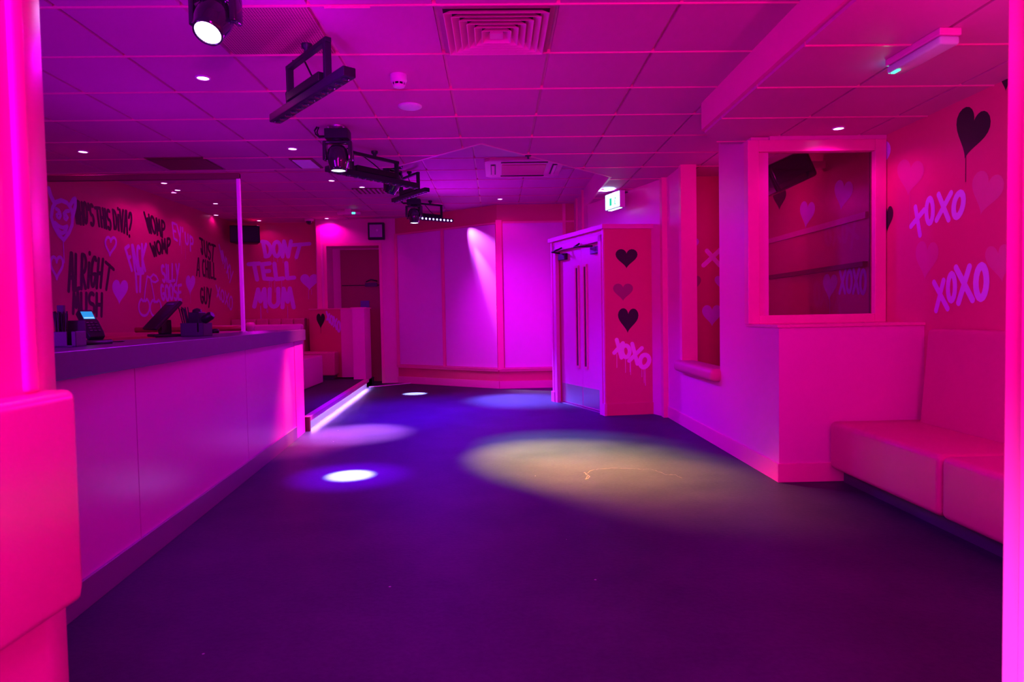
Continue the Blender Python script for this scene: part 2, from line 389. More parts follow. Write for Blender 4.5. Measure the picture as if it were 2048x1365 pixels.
def leaf(name, s0, s1, label, hinge_left):
    r = st(lbox(MB(), s0, s1, -.05, -.09, .02, 2.03).build(name, 'wallpale', None, .002), label)
    mid = s1-.11 if hinge_left else s0+.11
    mb = MB()
    for (a, b, z0, z1) in ((mid-.05, mid-.03, .52, 1.78), (mid+.03, mid+.05, .52, 1.78), (mid-.05, mid+.05, .50, .53), (mid-.05, mid+.05, 1.77, 1.80)): lbox(mb, a, b, -.035, -.05, z0, z1)
    f = mb.build('vision_panel_frame', 'frame', r)
    lbox(MB(), mid-.03, mid+.03, -.045, -.05, .53, 1.77).build('pane', 'gloss', f)
    lbox(MB(), s0+.01, s1-.005, -.048, -.051, .03, .27).build('kick_plate', 'steel', r)
    return r
SM = .16+(LL-.28)*.52
d1 = leaf('door_1', .165, SM-.002, 'left leaf of the violet double doors', True)
d2 = leaf('door_2', SM+.002, LL-.125, 'right leaf of the violet double doors', False)
def closer(par, s, flip):
    mb = MB(); lbox(mb, s, s+.2, .0, -.05, 1.90, 1.985); c = mb.build('door_closer', 'greyp' if flip else 'blackm', par, .006)
    p0 = onL(s+.1, .02); p1 = onL(s+(-.16 if flip else .10)+.02, .14); p2 = onL(s+(-.22 if flip else .2), .03)
    MB().tube([(*p0,1.99),(*p1,2.0),(*p2,2.05)], .012).build('arm', 'blackm', c)
closer(d1, .20, False); closer(d2, LL-.36, True)
# inner right wall with its window opening (y 5.70 - 6.86), pillar and low wall under the big window
T = .13
mb = MB()
mb.box((XM,6.86,0),(XM+T,7.50,ZL)); mb.box((XM,5.70,0),(XM+T,6.86,.59)); mb.box((XM,5.05,0),(XM+T,5.70,ZL+.02)); mb.box((XM,4.98,1.085),(XM+T,5.05,ZL+.02))
mb.box((XM,4.50,0),(XR,5.05,1.065))
mb.box((XM+T,4.95,ZA-.04),(XR,5.05,ZL+.1))
wr = st(mb.build('wall_inner_right', 'wallpale'), 'pale pink wall with an opening, running on under the big window')
MB().box((XM-.015,4.485,1.065),(XR,5.06,1.085)).build('ledge', 'frame', wr, .003)
mb = MB().box((XM-.014,4.50,0),(XM,7.48,.13)).box((XM-.014,4.486,0),(XR,4.50,.13)); mb.build('skirting', 'frame', wr, .003)
mb = MB().box((XM-.02,6.80,.59),(XM+T+.01,6.88,ZL)); mb.build('opening_post', 'frame', wr)
MB().box((1.87,7.42,0),(1.965,7.52,ZL)).build('corner_post', 'frame', wr)
mb = MB(); mb.box((XM-.09,5.68,.575),(XM+T,6.90,.69)); mb.build('padded_sill', 'seat', wr, .045, 6)
# far wall of the inner room
wi = st(MB().box((XM+T,7.4,0),(XR,7.5,ZL)).build('wall_inner_back', 'wall'), 'dark pink back wall of the inner room')
MB().box((2.12,7.39,1.0),(2.25,7.40,1.2)).build('socket_plate', 'wall', wi)
# right wall
wrr = st(MB().box((XR,-1.5,0),(XR+.1,7.5,ZL)).build('wall_right', 'wall'), 'pink wall above the bench painted with hearts and kisses')
MB().box((XR-.04,5.2,1.52),(XR,7.35,1.56)).build('wall_band', 'darkp', wrr); MB().box((XR-.02,5.2,1.9),(XR,7.35,1.95)).build('wall_band', 'wallpale', wrr)  # lower band is a shadow painted dark, upper one a pale line
mb = MB().box((XM+T,5.06,0),(XR,5.1,.01)); 
# big window
wy0, wy1 = 4.94, 5.02
x0, x1, z0, z1 = 1.89, 2.935, 1.085, 2.45
fw = .085
mb = MB().box((x0,wy0,z0),(x0+fw,wy1,z1)).box((x1-fw,wy0,z0),(x1,wy1,z1)).box((x0+fw,wy0,z0),(x1-fw,wy1,z0+fw*.75)).box((x0+fw,wy0,z1-fw),(x1-fw,wy1,z1))
w1 = st(mb.build('window_1', 'frame', None, .004), 'big internal window framed in glossy pink')
MB().box((x0+fw-.012,wy1-.03,z0+.05),(x0+fw+.008,wy1-.012,z1-fw)).box((x1-fw-.008,wy1-.03,z0+.05),(x1-fw+.012,wy1-.012,z1-fw)).build('bead', 'darkp', w1)
MB().box((x0+fw-.01,wy1-.026,z0+.05),(x1-fw+.01,wy1-.020,z1-fw+.01)).build('pane', 'glass', w1)
# --- platform with lit step
st(MB().prism([(-2.04,7.06),(-2.235,11.34),(-2.235,12.1),(XL,12.4),(XL,7.06)], 0, .12).build('floor_platform', 'floor'), 'raised dark floor beside the bar')
pl = st(MB().prism([(-1.99,7.03),(-2.185,11.36),(-2.26,11.36),(-2.065,7.03)], .128, .148).prism([(-1.99,7.03),(-2.185,11.36),(-2.193,11.36),(-1.998,7.03)], .100, .128).build('trim_1', 'tbar'), 'metal nosing along the lit step')
MB().prism([(-2.065,7.06),(-2.26,11.36),(XL,12.38),(XL,7.06)], .12, .145).build('platform_surface', 'floor', pl)
MB().prism([(-2.028,7.06),(-2.222,11.34),(-2.236,11.34),(-2.042,7.06)], .0, .113).build('riser', 'steel', pl)
MB().prism([(-2.002,7.07),(-2.197,11.33),(-2.217,11.33),(-2.022,7.07)], .120, .127).build('led_strip', 'strip', pl, label='glowing violet-white strip under the nosing')
MB().box((-2.07,7.02,0),(-1.985,7.06,.15)).build('end_plate', 'darkp', pl)
mb = MB(); mb.prism([(-2.2,11.42),(-1.41,12.05),(-1.39,12.03),(-2.18,11.40)], 0, .012); st(mb.build('trim_2', 'plight'), 'thin bright floor edge strip at the back')
# --- partition on the platform
PZ = 1.35
mb = MB().box((-2.44,11.34,0),(-2.235,11.88,PZ)).box((-2.74,11.80,.145),(-2.44,11.88,PZ)); wallseg(mb, (-2.74,11.83), (-3.36,12.06), .145, PZ, .08, -1)
wp = st(mb.build('wall_partition', 'wallpale'), 'waist-high pink partition beside the back doorway')
wallseg(MB(), (-2.735,11.825), (-3.36,12.056), .146, PZ-.001, .006, 1).build('painted_face', 'wall', wp)
mb = MB().box((-2.46,11.32,PZ),(-2.215,11.90,PZ+.02)).box((-2.76,11.78,PZ),(-2.46,11.90,PZ+.02)); wallseg(mb, (-2.74,11.80), (-3.36,12.03), PZ, PZ+.02, .12, -1); mb.build('cap', 'frame', wp)
# --- near pillar on the left and door frame on the right (the opening the camera looks through)
mb = MB().prism([(-.621,-1.2),(-.621,.905),(-.652,.998),(-1.1,.998),(-1.1,-1.2)], 0, ZL)
wn = st(mb.build('wall_near_pillar', 'frame', None, .006, 3), 'hot pink pillar close on the left edge')
MB().box((-.63,.882,1.09),(-.614,.908,ZL)).build('corner_bead', 'frame', wn, .006, 3)
MB().prism([(-.575,-1.2),(-.575,.91),(-.60,.955),(-1.1,.955),(-1.1,-1.2)], .80, 1.088).build('boxed_ledge', 'frame', wn, .012, 4)
mb = MB().box((.700,.80,0),(1.1,.90,ZL))
wn2 = st(mb.build('wall_near_frame', 'frame', None, .003), 'bright pink door frame cut by the right edge')
MB().box((.690,.845,0),(.700,.860,ZL)).build('door_stop', 'frame', wn2, .003)
# ================================================================== PAINT ON WALLS
planes = {'left': ((XL,0,0), Vector((1,0,0)), wl), 'back': ((0,YB,0), Vector((0,-1,0)), wb), 'right': ((XR,0,0), Vector((-1,0,0)), wrr),
          'inner': ((0,7.4,0), Vector((0,-1,0)), wi)}
dd = (LC0-LB0).normalized(); planes['lobby'] = ((LB0.x, LB0.y, 0), Vector((dd.y, -dd.x, 0)), wb2)
pp0, pp1 = Vector((-2.735,11.825)), Vector((-3.36,12.056)); d_ = (pp1-pp0).normalized(); nn = Vector((d_.y, -d_.x))
if nn.y > 0: nn = -nn
planes['part'] = ((pp0.x+nn.x*.007, pp0.y+nn.y*.007, 0), Vector((nn.x, nn.y, 0)), wp)
class Paint:
    def __init__(s, pl):
        s.p0, s.n, s.par = planes[pl]; s.p0 = Vector(s.p0); s.mb = MB(); s.k = 0
        s.u = Vector((0,0,1)).cross(s.n).normalized(); s.w = Vector((0,0,1))
    def P(s, px, py):
        q = onplane(px, py, s.p0, s.n)-s.p0; return (q.dot(s.u), q.dot(s.w))
    def W(s, a, off=None):
        if off is None: off = .0015+(s.k % 60)*.00004
        return s.p0+s.u*a[0]+s.w*a[1]+s.n*off
    def poly(s, pts):
        s.k += 1; s.mb.add([s.W(p) for p in pts], [list(range(len(pts)))])
    def disc(s, c, r, n=14): s.poly([(c[0]+r*math.cos(2*pi*k/n), c[1]+r*math.sin(2*pi*k/n)) for k in range(n)])
    def stroke(s, pts, wd):     # pts in plane metres
        for i, a in enumerate(pts):
            s.disc(a, wd/2)
            if i:
                b = pts[i-1]; dx, dy = a[0]-b[0], a[1]-b[1]; L = math.hypot(dx, dy)
                if L < 1e-5: continue
                nx, ny = -dy/L*wd/2, dx/L*wd/2
                s.poly([(b[0]-nx,b[1]-ny),(a[0]-nx,a[1]-ny),(a[0]+nx,a[1]+ny),(b[0]+nx,b[1]+ny)])
    def pxstroke(s, pts, wd): s.stroke([s.P(*p) for p in pts], wd)
    def drip(s, px, py, L, wd=.006): a = s.P(px, py); s.stroke([a, (a[0], a[1]-L)], wd)
    def done(s, name, m, label):
        # make sure the faces look into the room
        o = s.mb.build(name, m, s.par, label=label); return o
def arc(cx, cy, rx, ry, a0, a1, n=10): return [(cx+rx*math.cos(math.radians(a0+(a1-a0)*k/n)), cy+ry*math.sin(math.radians(a0+(a1-a0)*k/n))) for k in range(n+1)]
GL = {  # handwritten capitals in a unit box, y up
 'A': [[(.02,0),(.45,1),(.62,1),(.98,0)],[(.2,.35),(.8,.35)]], 'C': [arc(.55,.5,.45,.48,60,300,12)],
 'D': [[(.1,0),(.1,1)],[(.0,1)]+arc(.3,.5,.6,.48,90,-90,10)+[(.05,0)]], 'E': [[(.9,1),(.1,.95),(.1,.05),(.95,0)],[(.1,.5),(.75,.52)]],
 'F': [[(.95,1),(.1,.9),(.2,0)],[(.12,.5),(.75,.55)]], 'G': [arc(.55,.5,.45,.48,55,330,12)+[(.95,.42),(.6,.42)]],
 'H': [[(.1,0),(.1,1)],[(.9,0),(.9,1)],[(.1,.5),(.9,.5)]], 'I': [[(.5,0),(.5,1)]], 'J': [[(.0,1),(.9,1)],[(.6,1),(.6,.3)]+arc(.32,.3,.28,.28,0,-180,6)],
 'K': [[(.1,0),(.1,1)],[(.95,1),(.1,.45),(.95,0)]], 'L': [[(.15,1),(.15,.02),(.9,.05)]], 'M': [[(.02,0),(.2,1),(.5,.3),(.8,1),(.98,0)]],
 'N': [[(.1,0),(.1,1),(.9,0),(.9,1)]], 'O': [arc(.5,.5,.45,.48,90,450,16)], 'P': [[(.15,-.1),(.15,1)]+arc(.35,.72,.5,.28,90,-90,8)+[(.15,.44)]],
 'Q': [arc(.5,.5,.45,.48,90,450,16),[(.6,.3),(1,-.1)]], 'R': [[(.12,0),(.12,1)]+arc(.4,.74,.45,.26,90,-90,8)+[(.15,.48),(.95,0)]],
 'S': [arc(.5,.74,.42,.25,50,270,9)+arc(.5,.25,.45,.25,90,-140,9)], 'T': [[(-.05,.97),(1.05,1)],[(.5,1),(.5,0)]],
 'U': [[(.1,1),(.1,.35)]+arc(.5,.35,.4,.33,180,360,8)+[(.9,1)]], 'V': [[(.05,1),(.5,0),(.95,1)]], 'W': [[(0,1),(.25,0),(.5,.75),(.75,0),(1,1)]],
 'X': [[(.02,1),(.98,0)],[(.98,1),(.02,0)]], 'Y': [[(.02,1),(.5,.45)],[(.98,1),(.35,-.05)]], "'": [[(.5,1),(.45,.75)]],
 '?': [arc(.5,.74,.4,.26,170,-50,9)+[(.45,.3)],[(.45,.03),(.46,.0)]], 'i': [[(.5,0),(.5,.75)],[(.5,1.08),(.5,1.05)]], 'e': [[(.15,.5),(.85,.55)]+arc(.5,.5,.38,.45,10,320,12)],
 'y': [[(.02,1),(.5,.35)],[(.98,1),(.3,-.2)]], 'u': [[(.1,.8),(.1,.35)]+arc(.45,.3,.35,.28,180,360,6)+[(.8,.8)]], 'p': [[(.1,-.35),(.1,.8)]+arc(.45,.5,.38,.28,110,-110,8)]}
def text(pl, s, q, wd, m, label, gap=.22, drips=0):
    """q: the four corners TL, TR, BR, BL of the lettering as seen on the wall"""
    P = Paint(pl)
    TL, TR, BR, BL = q; n = len(s); adv = 1/(n+(n-1)*gap)
    wds = [(.45 if c in "I'i" else 1) for c in s]; tot = sum(wds)+(n-1)*gap
    x = 0
    for c, w_ in zip(s, wds):
        jx, jy = random.uniform(-.03,.03), random.uniform(-.04,.04)
        for stt in GL[c]:
            pts = []
            for (a, b) in stt:
                u = (x+a*w_)/tot+jx*.1; v = 1-(b+jy)
                X = (1-u)*(1-v)*TL[0]+u*(1-v)*TR[0]+u*v*BR[0]+(1-u)*v*BL[0]
                Y = (1-u)*(1-v)*TL[1]+u*(1-v)*TR[1]+u*v*BR[1]+(1-u)*v*BL[1]
                pts.append((X, Y))
            P.pxstroke(pts, wd)
        x += w_+gap
    for k in range(drips):
        u = random.uniform(.1,.95); P.drip(BL[0]+(BR[0]-BL[0])*u, BL[1]+(BR[1]-BL[1])*u-2, random.uniform(.08,.3), .006)
    return P.done('painted_lettering', m, label)
def heart_pts(cx, cy, w, h, rot=0, n=36):
    out = []
    for k in range(n):
        t = 2*pi*k/n
        x = 16*math.sin(t)**3/32; y = -(13*math.cos(t)-5*math.cos(2*t)-2*math.cos(3*t)-math.cos(4*t)+2.5)/29
        x, y = x*w, y*h; r = math.radians(rot)
        out.append((cx+x*math.cos(r)-y*math.sin(r), cy+x*math.sin(r)+y*math.cos(r)))
    return out
def heart(pl, cx, cy, w, h, m, label, rot=0, outline=0, drips=()):
    P = Paint(pl); pts = [P.P(*p) for p in heart_pts(cx, cy, w, h, rot)]
    if outline: P.stroke(pts+[pts[0]], outline)
    else: P.poly(pts)
    for (dx, L) in drips: P.drip(cx+dx, cy+h*.42, L)
    return P.done('painted_heart', m, label)
# left wall
B_, L_, G_ = 'pblack', 'plilac', 'plight'
text('left', "WHO'S", [(148,403),(186,409),(188,450),(152,447)], 0.043, B_, 'black WHO\'S')
text('left', 'THIS', [(190,416),(220,421),(222,460),(195,452)], 0.041, B_, 'black THIS')
text('left', 'DiVA?', [(225,419),(264,426),(262,474),(228,456)], 0.041, B_, 'black DIVA?')
text('left', 'WOMP', [(288,425),(331,447),(330,474),(297,464)], 0.043, B_, 'black upper WOMP')
text('left', 'WOMP', [(300,488),(342,476),(340,502),(307,513)], 0.043, B_, 'black lower WOMP')
text('left', "Ey'up", [(343,442),(387,472),(387,496),(347,477)], 0.038, L_, "lilac Ey'up", drips=2)
text('left', 'JUST', [(399,477),(430,493),(427,525),(403,508)], 0.043, B_, 'black JUST')
text('left', 'A', [(393,517),(400,517),(399,553),(393,551)], 0.035, B_, 'black A')
text('left', 'CHILL', [(404,519),(431,530),(432,561),(405,552)], 0.041, B_, 'black CHILL')
text('left', 'GUY', [(400,576),(422,578),(421,613),(401,605)], 0.043, B_, 'black GUY')
text('left', 'ALRiGH', [(137,506),(207,518),(202,573),(137,582)], 0.049, B_, 'black ALRIGH of ALRIGHT')
text('left', 'T', [(212,526),(226,540),(216,582),(208,580)], 0.046, B_, 'black final T of ALRIGHT')
text('left', 'MUSH', [(145,587),(205,588),(204,632),(146,628)], 0.049, B_, 'black MUSH')
text('left', 'FACK', [(248,492),(292,489),(290,541),(262,540)], 0.052, L_, 'lilac FACK')
text('left', 'IT', [(269,547),(286,546),(283,583),(272,583)], 0.049, L_, 'lilac IT')
text('left', 'SILLY', [(322,533),(358,528),(356,563),(325,565)], 0.046, L_, 'lilac SILLY')
text('left', 'GOOSE', [(320,571),(363,569),(363,599),(323,602)], 0.046, L_, 'lilac GOOSE')
text('left', 'WYXY', [(438,490),(466,545),(462,572),(443,518)], 0.041, L_, 'lilac slanting scribble near the corner')
text('left', 'XOXO', [(432,572),(466,595),(464,622),(434,594)], 0.041, L_, 'lilac XOXO near the corner')
heart('left', 220.5, 493, 22, 36, L_, 'lilac outlined heart under THIS', 4, .035)
heart('left', 113, 536, 25, 44, L_, 'lilac outlined heart below the grinning face', 0, .035)
heart('left', 239.5, 585, 32, 50, L_, 'solid lilac heart right of MUSH', 3)
heart('left', 380.5, 571, 19, 40, L_, 'solid lilac heart right of GOOSE', 2, drips=((0,.15),))
P = Paint('left')
P.pxstroke([(122,401),(134,406),(142,418),(145,432),(144,450),(138,465),(127,480),(117,470),(107,452),(102,434),(105,415),(111,405),(122,401)], .05)
P.pxstroke([(139,412),(146,400),(150,398),(150,412),(147,425),(144,436)], .055); P.pxstroke([(107,404),(101,392),(97,378)], .06)
P.pxstroke([(112,418),(117,421),(120,428)], .045); P.pxstroke([(127,428),(131,423),(137,422)], .045)
P.pxstroke([(113,430),(117,426),(121,431),(118,437),(114,435),(113,430)], .035); P.pxstroke([(128,433),(132,430),(135,435),(132,440),(128,437),(128,433)], .035)
P.pxstroke([(110,446),(118,453),(126,456),(134,453),(131,463),(124,467),(116,461),(110,446)], .045); P.drip(126, 480, .25, .015)
P.done('painted_face', L_, 'lilac grinning horned face outline')
P = Paint('left')
for cx, cy in ((288,616), (311,618)):
    pts = heart_pts(cx, cy, 18, 40, 0); P.stroke([P.P(cx+11*math.sin(a)*(1 if True else 0), cy-2-18*math.cos(a)+(6 if abs(math.sin(a))<.3 and math.cos(a)>0 else 0)) for a in [2*pi*k/24 for k in range(25)]], .035)
P.pxstroke([(288,602),(290,580),(294,553),(300,556),(305,580),(309,603)], .03); P.pxstroke([(300,556),(306,549),(312,553),(316,561),(310,565),(304,563),(301,557)], .03)
P.done('painted_cherries', L_, 'lilac outlined pair of cherries')
# back wall
text('back', 'DON', [(524,483),(584,482),(578,513),(530,513)], 0.071, L_, "lilac DON of DON'T", drips=3)
text('back', 'T', [(583,489),(618,487),(600,514),(586,514)], 0.068, L_, "lilac T of DON'T", drips=1)
text('back', 'TELL', [(498,528),(589,526),(590,557),(505,560)], 0.078, L_, 'lilac TELL', drips=4)
text('back', 'MUM', [(512,580),(584,576),(588,614),(508,614)], 0.078, L_, 'lilac MUM', drips=5)
heart('back', 619, 565, 37, 33, L_, 'solid lilac heart right of TELL', 0, drips=((-2,.18),(4,.1)))
heart('part', 641.5, 643, 17, 31, B_, 'small black heart on the partition', 0, drips=((0,.1),))
text('part', 'XOXO', [(653,624),(681,645),(680,667),(654,640)], 0.035, L_, 'small lilac XOXO on the partition')
# lobby side
heart('lobby', 1253, 518, 44, 39, B_, 'top black heart', 0); heart('lobby', 1246, 585, 40, 35, 'pgrape', 'dull purple heart between the black ones', 0)
heart('lobby', 1256, 642, 41, 50, B_, 'lower black heart', 2)
text('lobby', 'X', [(1233,681),(1246,688),(1243,717),(1228,707)], 0.048, G_, 'pale first X', drips=1)
text('lobby', 'O', [(1244,688),(1262,694),(1258,718),(1243,712)], 0.048, G_, 'pale first O', drips=1)
text('lobby', 'X', [(1264,688),(1284,697),(1275,728),(1258,722)], 0.048, G_, 'pale second X', drips=2)
text('lobby', 'O', [(1282,706),(1303,712),(1295,736),(1277,733)], 0.052, G_, 'pale second O', drips=3)
heart('lobby', 1340, 672, 18, 34, B_, 'black heart half hidden behind the corner post', 0)
# inner room back wall
heart('inner', 1386, 489, 24, 24, L_, 'lilac heart half hidden by the opening post'); heart('inner', 1388, 568, 28, 32, 'pgrape', 'dark heart half hidden by the opening post')
heart('inner', 1424, 632, 40, 43, L_, 'large lilac heart low in the opening'); heart('inner', 1442, 566, 26, 28, L_, 'lilac heart at the edge of the opening')
text('inner', 'X', [(1413,503),(1444,498),(1440,532),(1406,532)], 0.050, G_, 'pale X in the opening')
# right wall
heart('right', 1942, 268, 68, 104, B_, 'big black heart', 14, drips=((-10,.16),))
heart('right', 1972, 388, 64, 88, 'pmauve', 'mauve heart right of the upper XOXO', 14)
heart('right', 1820, 356, 54, 72, 'pmauve', 'faint mauve heart left of the black one', 6, drips=((0,.25),))
heart('right', 1853, 522, 46, 78, 'pmauve', 'faint mauve heart above the lower XOXO', 5)
heart('right', 2000, 528, 54, 76, 'pmauve', 'faint mauve heart by the near frame', -8)
heart('right', 2012, 163, 20, 40, B_, 'black heart cut by the near frame'); heart('right', 1775, 438, 24, 52, B_, 'black heart beside the window frame')
heart('right', 1762, 312, 40, 60, L_, 'lilac heart behind the window frame')
text('right', 'X', [(1831,414),(1849,420),(1841,470),(1822,452)], 0.040, L_, 'upper lilac first X')
text('right', 'O', [(1853,394),(1868,396),(1867,446),(1852,446)], 0.040, L_, 'upper lilac first O')
text('right', 'X', [(1877,390),(1903,387),(1898,440),(1873,441)], 0.040, L_, 'upper lilac second X')
text('right', 'O', [(1910,388),(1932,385),(1924,434),(1904,438)], 0.044, L_, 'upper lilac second O')
text('right', 'X', [(1868,566),(1888,562),(1896,618),(1872,622)], 0.040, L_, 'lower lilac first X')
text('right', 'O', [(1896,549),(1912,548),(1911,604),(1895,604)], 0.040, L_, 'lower lilac first O')
text('right', 'X', [(1912,536),(1940,534),(1946,600),(1917,606)], 0.044, L_, 'lower lilac second X')
text('right', 'O', [(1952,533),(1976,532),(1974,600),(1950,600)], 0.048, L_, 'lower lilac second O')
heart('right', 1614, 430, 30, 54, L_, 'nearer-the-corner lilac heart behind the glass', 6); heart('right', 1686, 391, 37, 60, L_, 'larger lilac heart behind the glass', 8)
heart('right', 1660, 575, 29, 53, L_, 'lilac heart left of the XOXO behind the glass', 4, drips=((0,.2),)); heart('right', 1559, 398, 27, 46, B_, 'black heart under the speaker')
text('right', 'XOXO', [(1680,545),(1733,538),(1732,586),(1679,587)], 0.036, L_, 'lilac XOXO behind the glass')
# ================================================================== BAR
def bx(y): return -1.70-.0707*(y-2.6)          # line of the kick board
BY0, BY1 = .9, 6.98
mb = MB().prism([(bx(BY0)-.03,BY0),(bx(BY1)-.03,BY1),(-2.6,BY1),(-2.6,BY0)], .0, .965)
bar = thing('bar_counter', 'long bar counter with pink laminate front and thick grey worktop along the left', 'bar counter', (-2.0, 4.0, 0))
def bbuild(mb, name, m, bev=0, label=None, par=None, bseg=2):
    mb.v = [(v[0]+2.0, v[1]-4.0, v[2]) for v in mb.v]; return mb.build(name, m, par or bar, bev, bseg, label)
bbuild(mb, 'carcass', 'black')
ys = [BY0, 3.27, 5.03, 6.60]
for a, b in zip(ys, ys[1:]):
    bbuild(MB().prism([(bx(a+.004)-.015,a+.004),(bx(b-.004)-.015,b-.004),(bx(b)-.03,b-.004),(bx(a)-.03,a+.004)], .12, .965), 'front_panel', 'barface')
bbuild(MB().prism([(bx(6.6)-.012,6.603),(bx(BY1)-.012,BY1),(bx(BY1)-.03,BY1),(bx(6.6)-.03,6.603)], 0, .965), 'end_panel', 'barface')
bbuild(MB().prism([(bx(BY0),BY0),(bx(6.57),6.57),(bx(6.57)-.02,6.57),(bx(BY0)-.02,BY0)], 0, .125), 'kick_board', 'kick', .002)
bbuild(MB().prism([(-1.52,BY0),(-1.65,2.55),(-2.0,7.02),(-2.42,7.02),(-2.1,BY0)], .965, 1.075), 'worktop', 'bartop', .004)
bbuild(MB().prism([(-2.1,BY0),(-2.42,7.02),(-2.66,7.02),(-2.66,BY0)], .86, .965), 'service_shelf', 'black')
# back counter along the left wall
bc = thing('back_counter', 'low dark-topped counter against the graffiti wall behind the bar', 'counter', (-4.4, 5.5, 0))
MB().box((-.34,-2.6,0),(.25,2.6,.98)).build('carcass', 'wall', bc); MB().box((-.34,-2.62,.98),(.29,2.62,1.02)).build('worktop', 'wood', bc, .003)
MB().box((.25,-2.6,.7),(.262,2.6,.72)).build('rail', 'darkp', bc)
# hand rail / bar flap upstand across the far end of the service area
rl = thing('bar_end_rail', 'red varnished rail with a turned end post across the far end of the bar', 'rail', (-3.2, 8.6, .145))
MB().tube([(-1.4,0,.94),(-.2,0,.94),(.03,0,.94)], .035, 12).build('rail', 'wood', rl)
MB().lathe([(.05,0),(.05,.93),(.058,.94),(.058,.99),(.04,1.01)], 16, Matrix.Translation((.05,0,0))).build('end_post', 'frame', rl)
MB().box((-1.5,-.02,0),(-.0,.02,.86)).build('panel', 'darkp', rl)
# glass screen on the bar
gs = thing('glass_screen', 'frameless glass screen with slim lilac post and dark head rail over the bar', 'screen', (-2.26, 6.0, 1.075))
MB().box((-.015,-.015,0),(.015,.015,1.40)).build('post', 'plight', gs, .003); MB().lathe([(.035,0),(.035,.008),(.02,.012)], 20).build('post_base', 'steel', gs)
MB().box((-1.98,-.02,1.36),(.015,.02,1.41)).build('head_rail', 'darkp', gs, .004); MB().box((-1.97,-.004,.02),(-.015,.004,1.36)).build('pane', 'screenglass', gs)
# --- small things on the bar
def at_bar(px, py): return onplane(px, py, (0,0,1.075), Vector((0,0,1)))
c = at_bar(137, 694); H = thing('napkin_holder', 'grey plastic caddy stuffed with dark straws and napkins at the near end of the bar', 'caddy', c, math.radians(8))
mb = MB().box((-.055,-.05,0),(.055,.05,.008)).box((-.055,-.05,0),(-.050,.05,.07)).box((.05,-.05,0),(.055,.05,.07)).box((-.055,.045,0),(.055,.05,.12)).box((-.055,-.05,0),(.018,-.046,.07)).box((.036,-.05,0),(.055,-.046,.07))
mb.build('box', 'greyp', H, .002)
mb = MB()
for k in range(16):
    x, y = random.uniform(-.045,.0), random.uniform(-.035,.04); mb.cyl((x,y,.01), (x+random.uniform(-.008,.008)+(x+.02)*.4, y, .155+random.uniform(-.005,.008)), .0035, 6)
o = mb.build('straws', 'black', H); o['kind'] = 'stuff'
MB().box((-.046,.01,.01),(-.02,.03,.19)).build('napkin', 'blackm', H)
c = at_bar(166, 689)+Vector((-.03,.12,0)); H = thing('card_terminal', 'black card payment terminal with a lit blue screen leaning on its stand', 'card terminal', c, math.radians(58))
T0 = Matrix.Translation((0,0,.09)) @ Matrix.Rotation(math.radians(50), 4, 'X')
MB().prism([(-.038,-.085),(.038,-.085),(.043,-.05),(.043,.02),(.036,.05),(.036,.10),(-.036,.10),(-.036,.05),(-.043,.02),(-.043,-.05)], -.018, .018, T0).build('body', 'black', H, .006, 3)
MB().box((-.028,.035,.0185),(.028,.085,.0195), T0).build('screen', 'screen', H); MB().box((-.025,.037,.0196),(.025,.046,.0199), T0).build('screen_strip', 'screen2', H)
mb = MB()
for i in range(3):
    for j in range(4): mb.cbox((-.02+i*.02, .008-j*.018, .0195), (.013,.009,.004), T0)
mb.build('keypad', 'greyp', H, .001)
MB().lathe([(.04,0),(.042,.008),(.018,.02),(.014,.05)], 18).build('stand', 'black', H)
MB().tube([(.03,0,.02),(.07,-.02,.004),(.1,.03,.004),(.16,.0,.004),(.2,.05,.004)], .003).build('cable', 'black', H)
c = at_bar(326, 674); H = thing('till_monitor', 'black touch screen till tilted back on a wedge stand', 'till', c, math.radians(-50))
T0 = Matrix.Translation((0.0,.0,.15)) @ Matrix.Rotation(math.radians(-42), 4, 'X')
MB().cbox((0,0,0),(.34,.025,.26), T0).build('screen_case', 'black', H, .006, 3); MB().cbox((0,.0135,0),(.32,.003,.235), T0).build('screen', 'gloss', H)
MB().cbox((0,-.015,.10),(.2,.008,.015), T0).build('top_bar', 'greyp', H, .002)
MB().prism([(-.10,-.08),(.10,-.08),(.10,.10),(-.10,.10)], 0, .02).prism([(-.05,-.02),(.05,-.02),(.04,.05),(-.04,.05)], .02, .12).build('stand', 'black', H, .006)
c = at_bar(396, 673); H = thing('bar_caddy', 'dark bar caddy holding straws, napkins and a black dispenser', 'caddy', c, math.radians(-12))
mb = MB().box((-.10,-.05,0),(.08,.05,.008)).box((-.10,-.05,0),(.03,-.045,.095)).box((.045,-.05,0),(.08,-.045,.095)).box((-.10,.045,0),(.08,.05,.095)).box((-.10,-.05,0),(-.095,.05,.095)).box((.075,-.05,0),(.08,.05,.095)).box((.0,-.05,0),(.005,.05,.09)).box((.03,-.05,0),(.045,-.045,.03))
mb.build('box', 'greyp', H, .002)
mb = MB()
for k in range(12): x = random.uniform(-.085,-.06); y = random.uniform(-.03,.03); mb.cyl((x,y,.01), (x-.03+random.uniform(-.02,.02),y,.2+random.uniform(-.01,.01)), .0035, 6)
o = mb.build('straws', 'black', H); o['kind'] = 'stuff'
MB().box((-.045,-.04,.01),(.04,.04,.17)).build('napkin_stack', 'black', H, .004); MB().lathe([(.032,.17),(.03,.185),(.018,.195),(0,.2)], 18).build('dispenser_lid', 'black', H)
MB().lathe([(.022,-.04),(.03,-.03),(.03,.03),(.02,.045)], 16, Matrix.Translation((.095,-.02,.13)) @ Matrix.Rotation(math.radians(60), 4, 'Y')).build('spout', 'black', H)
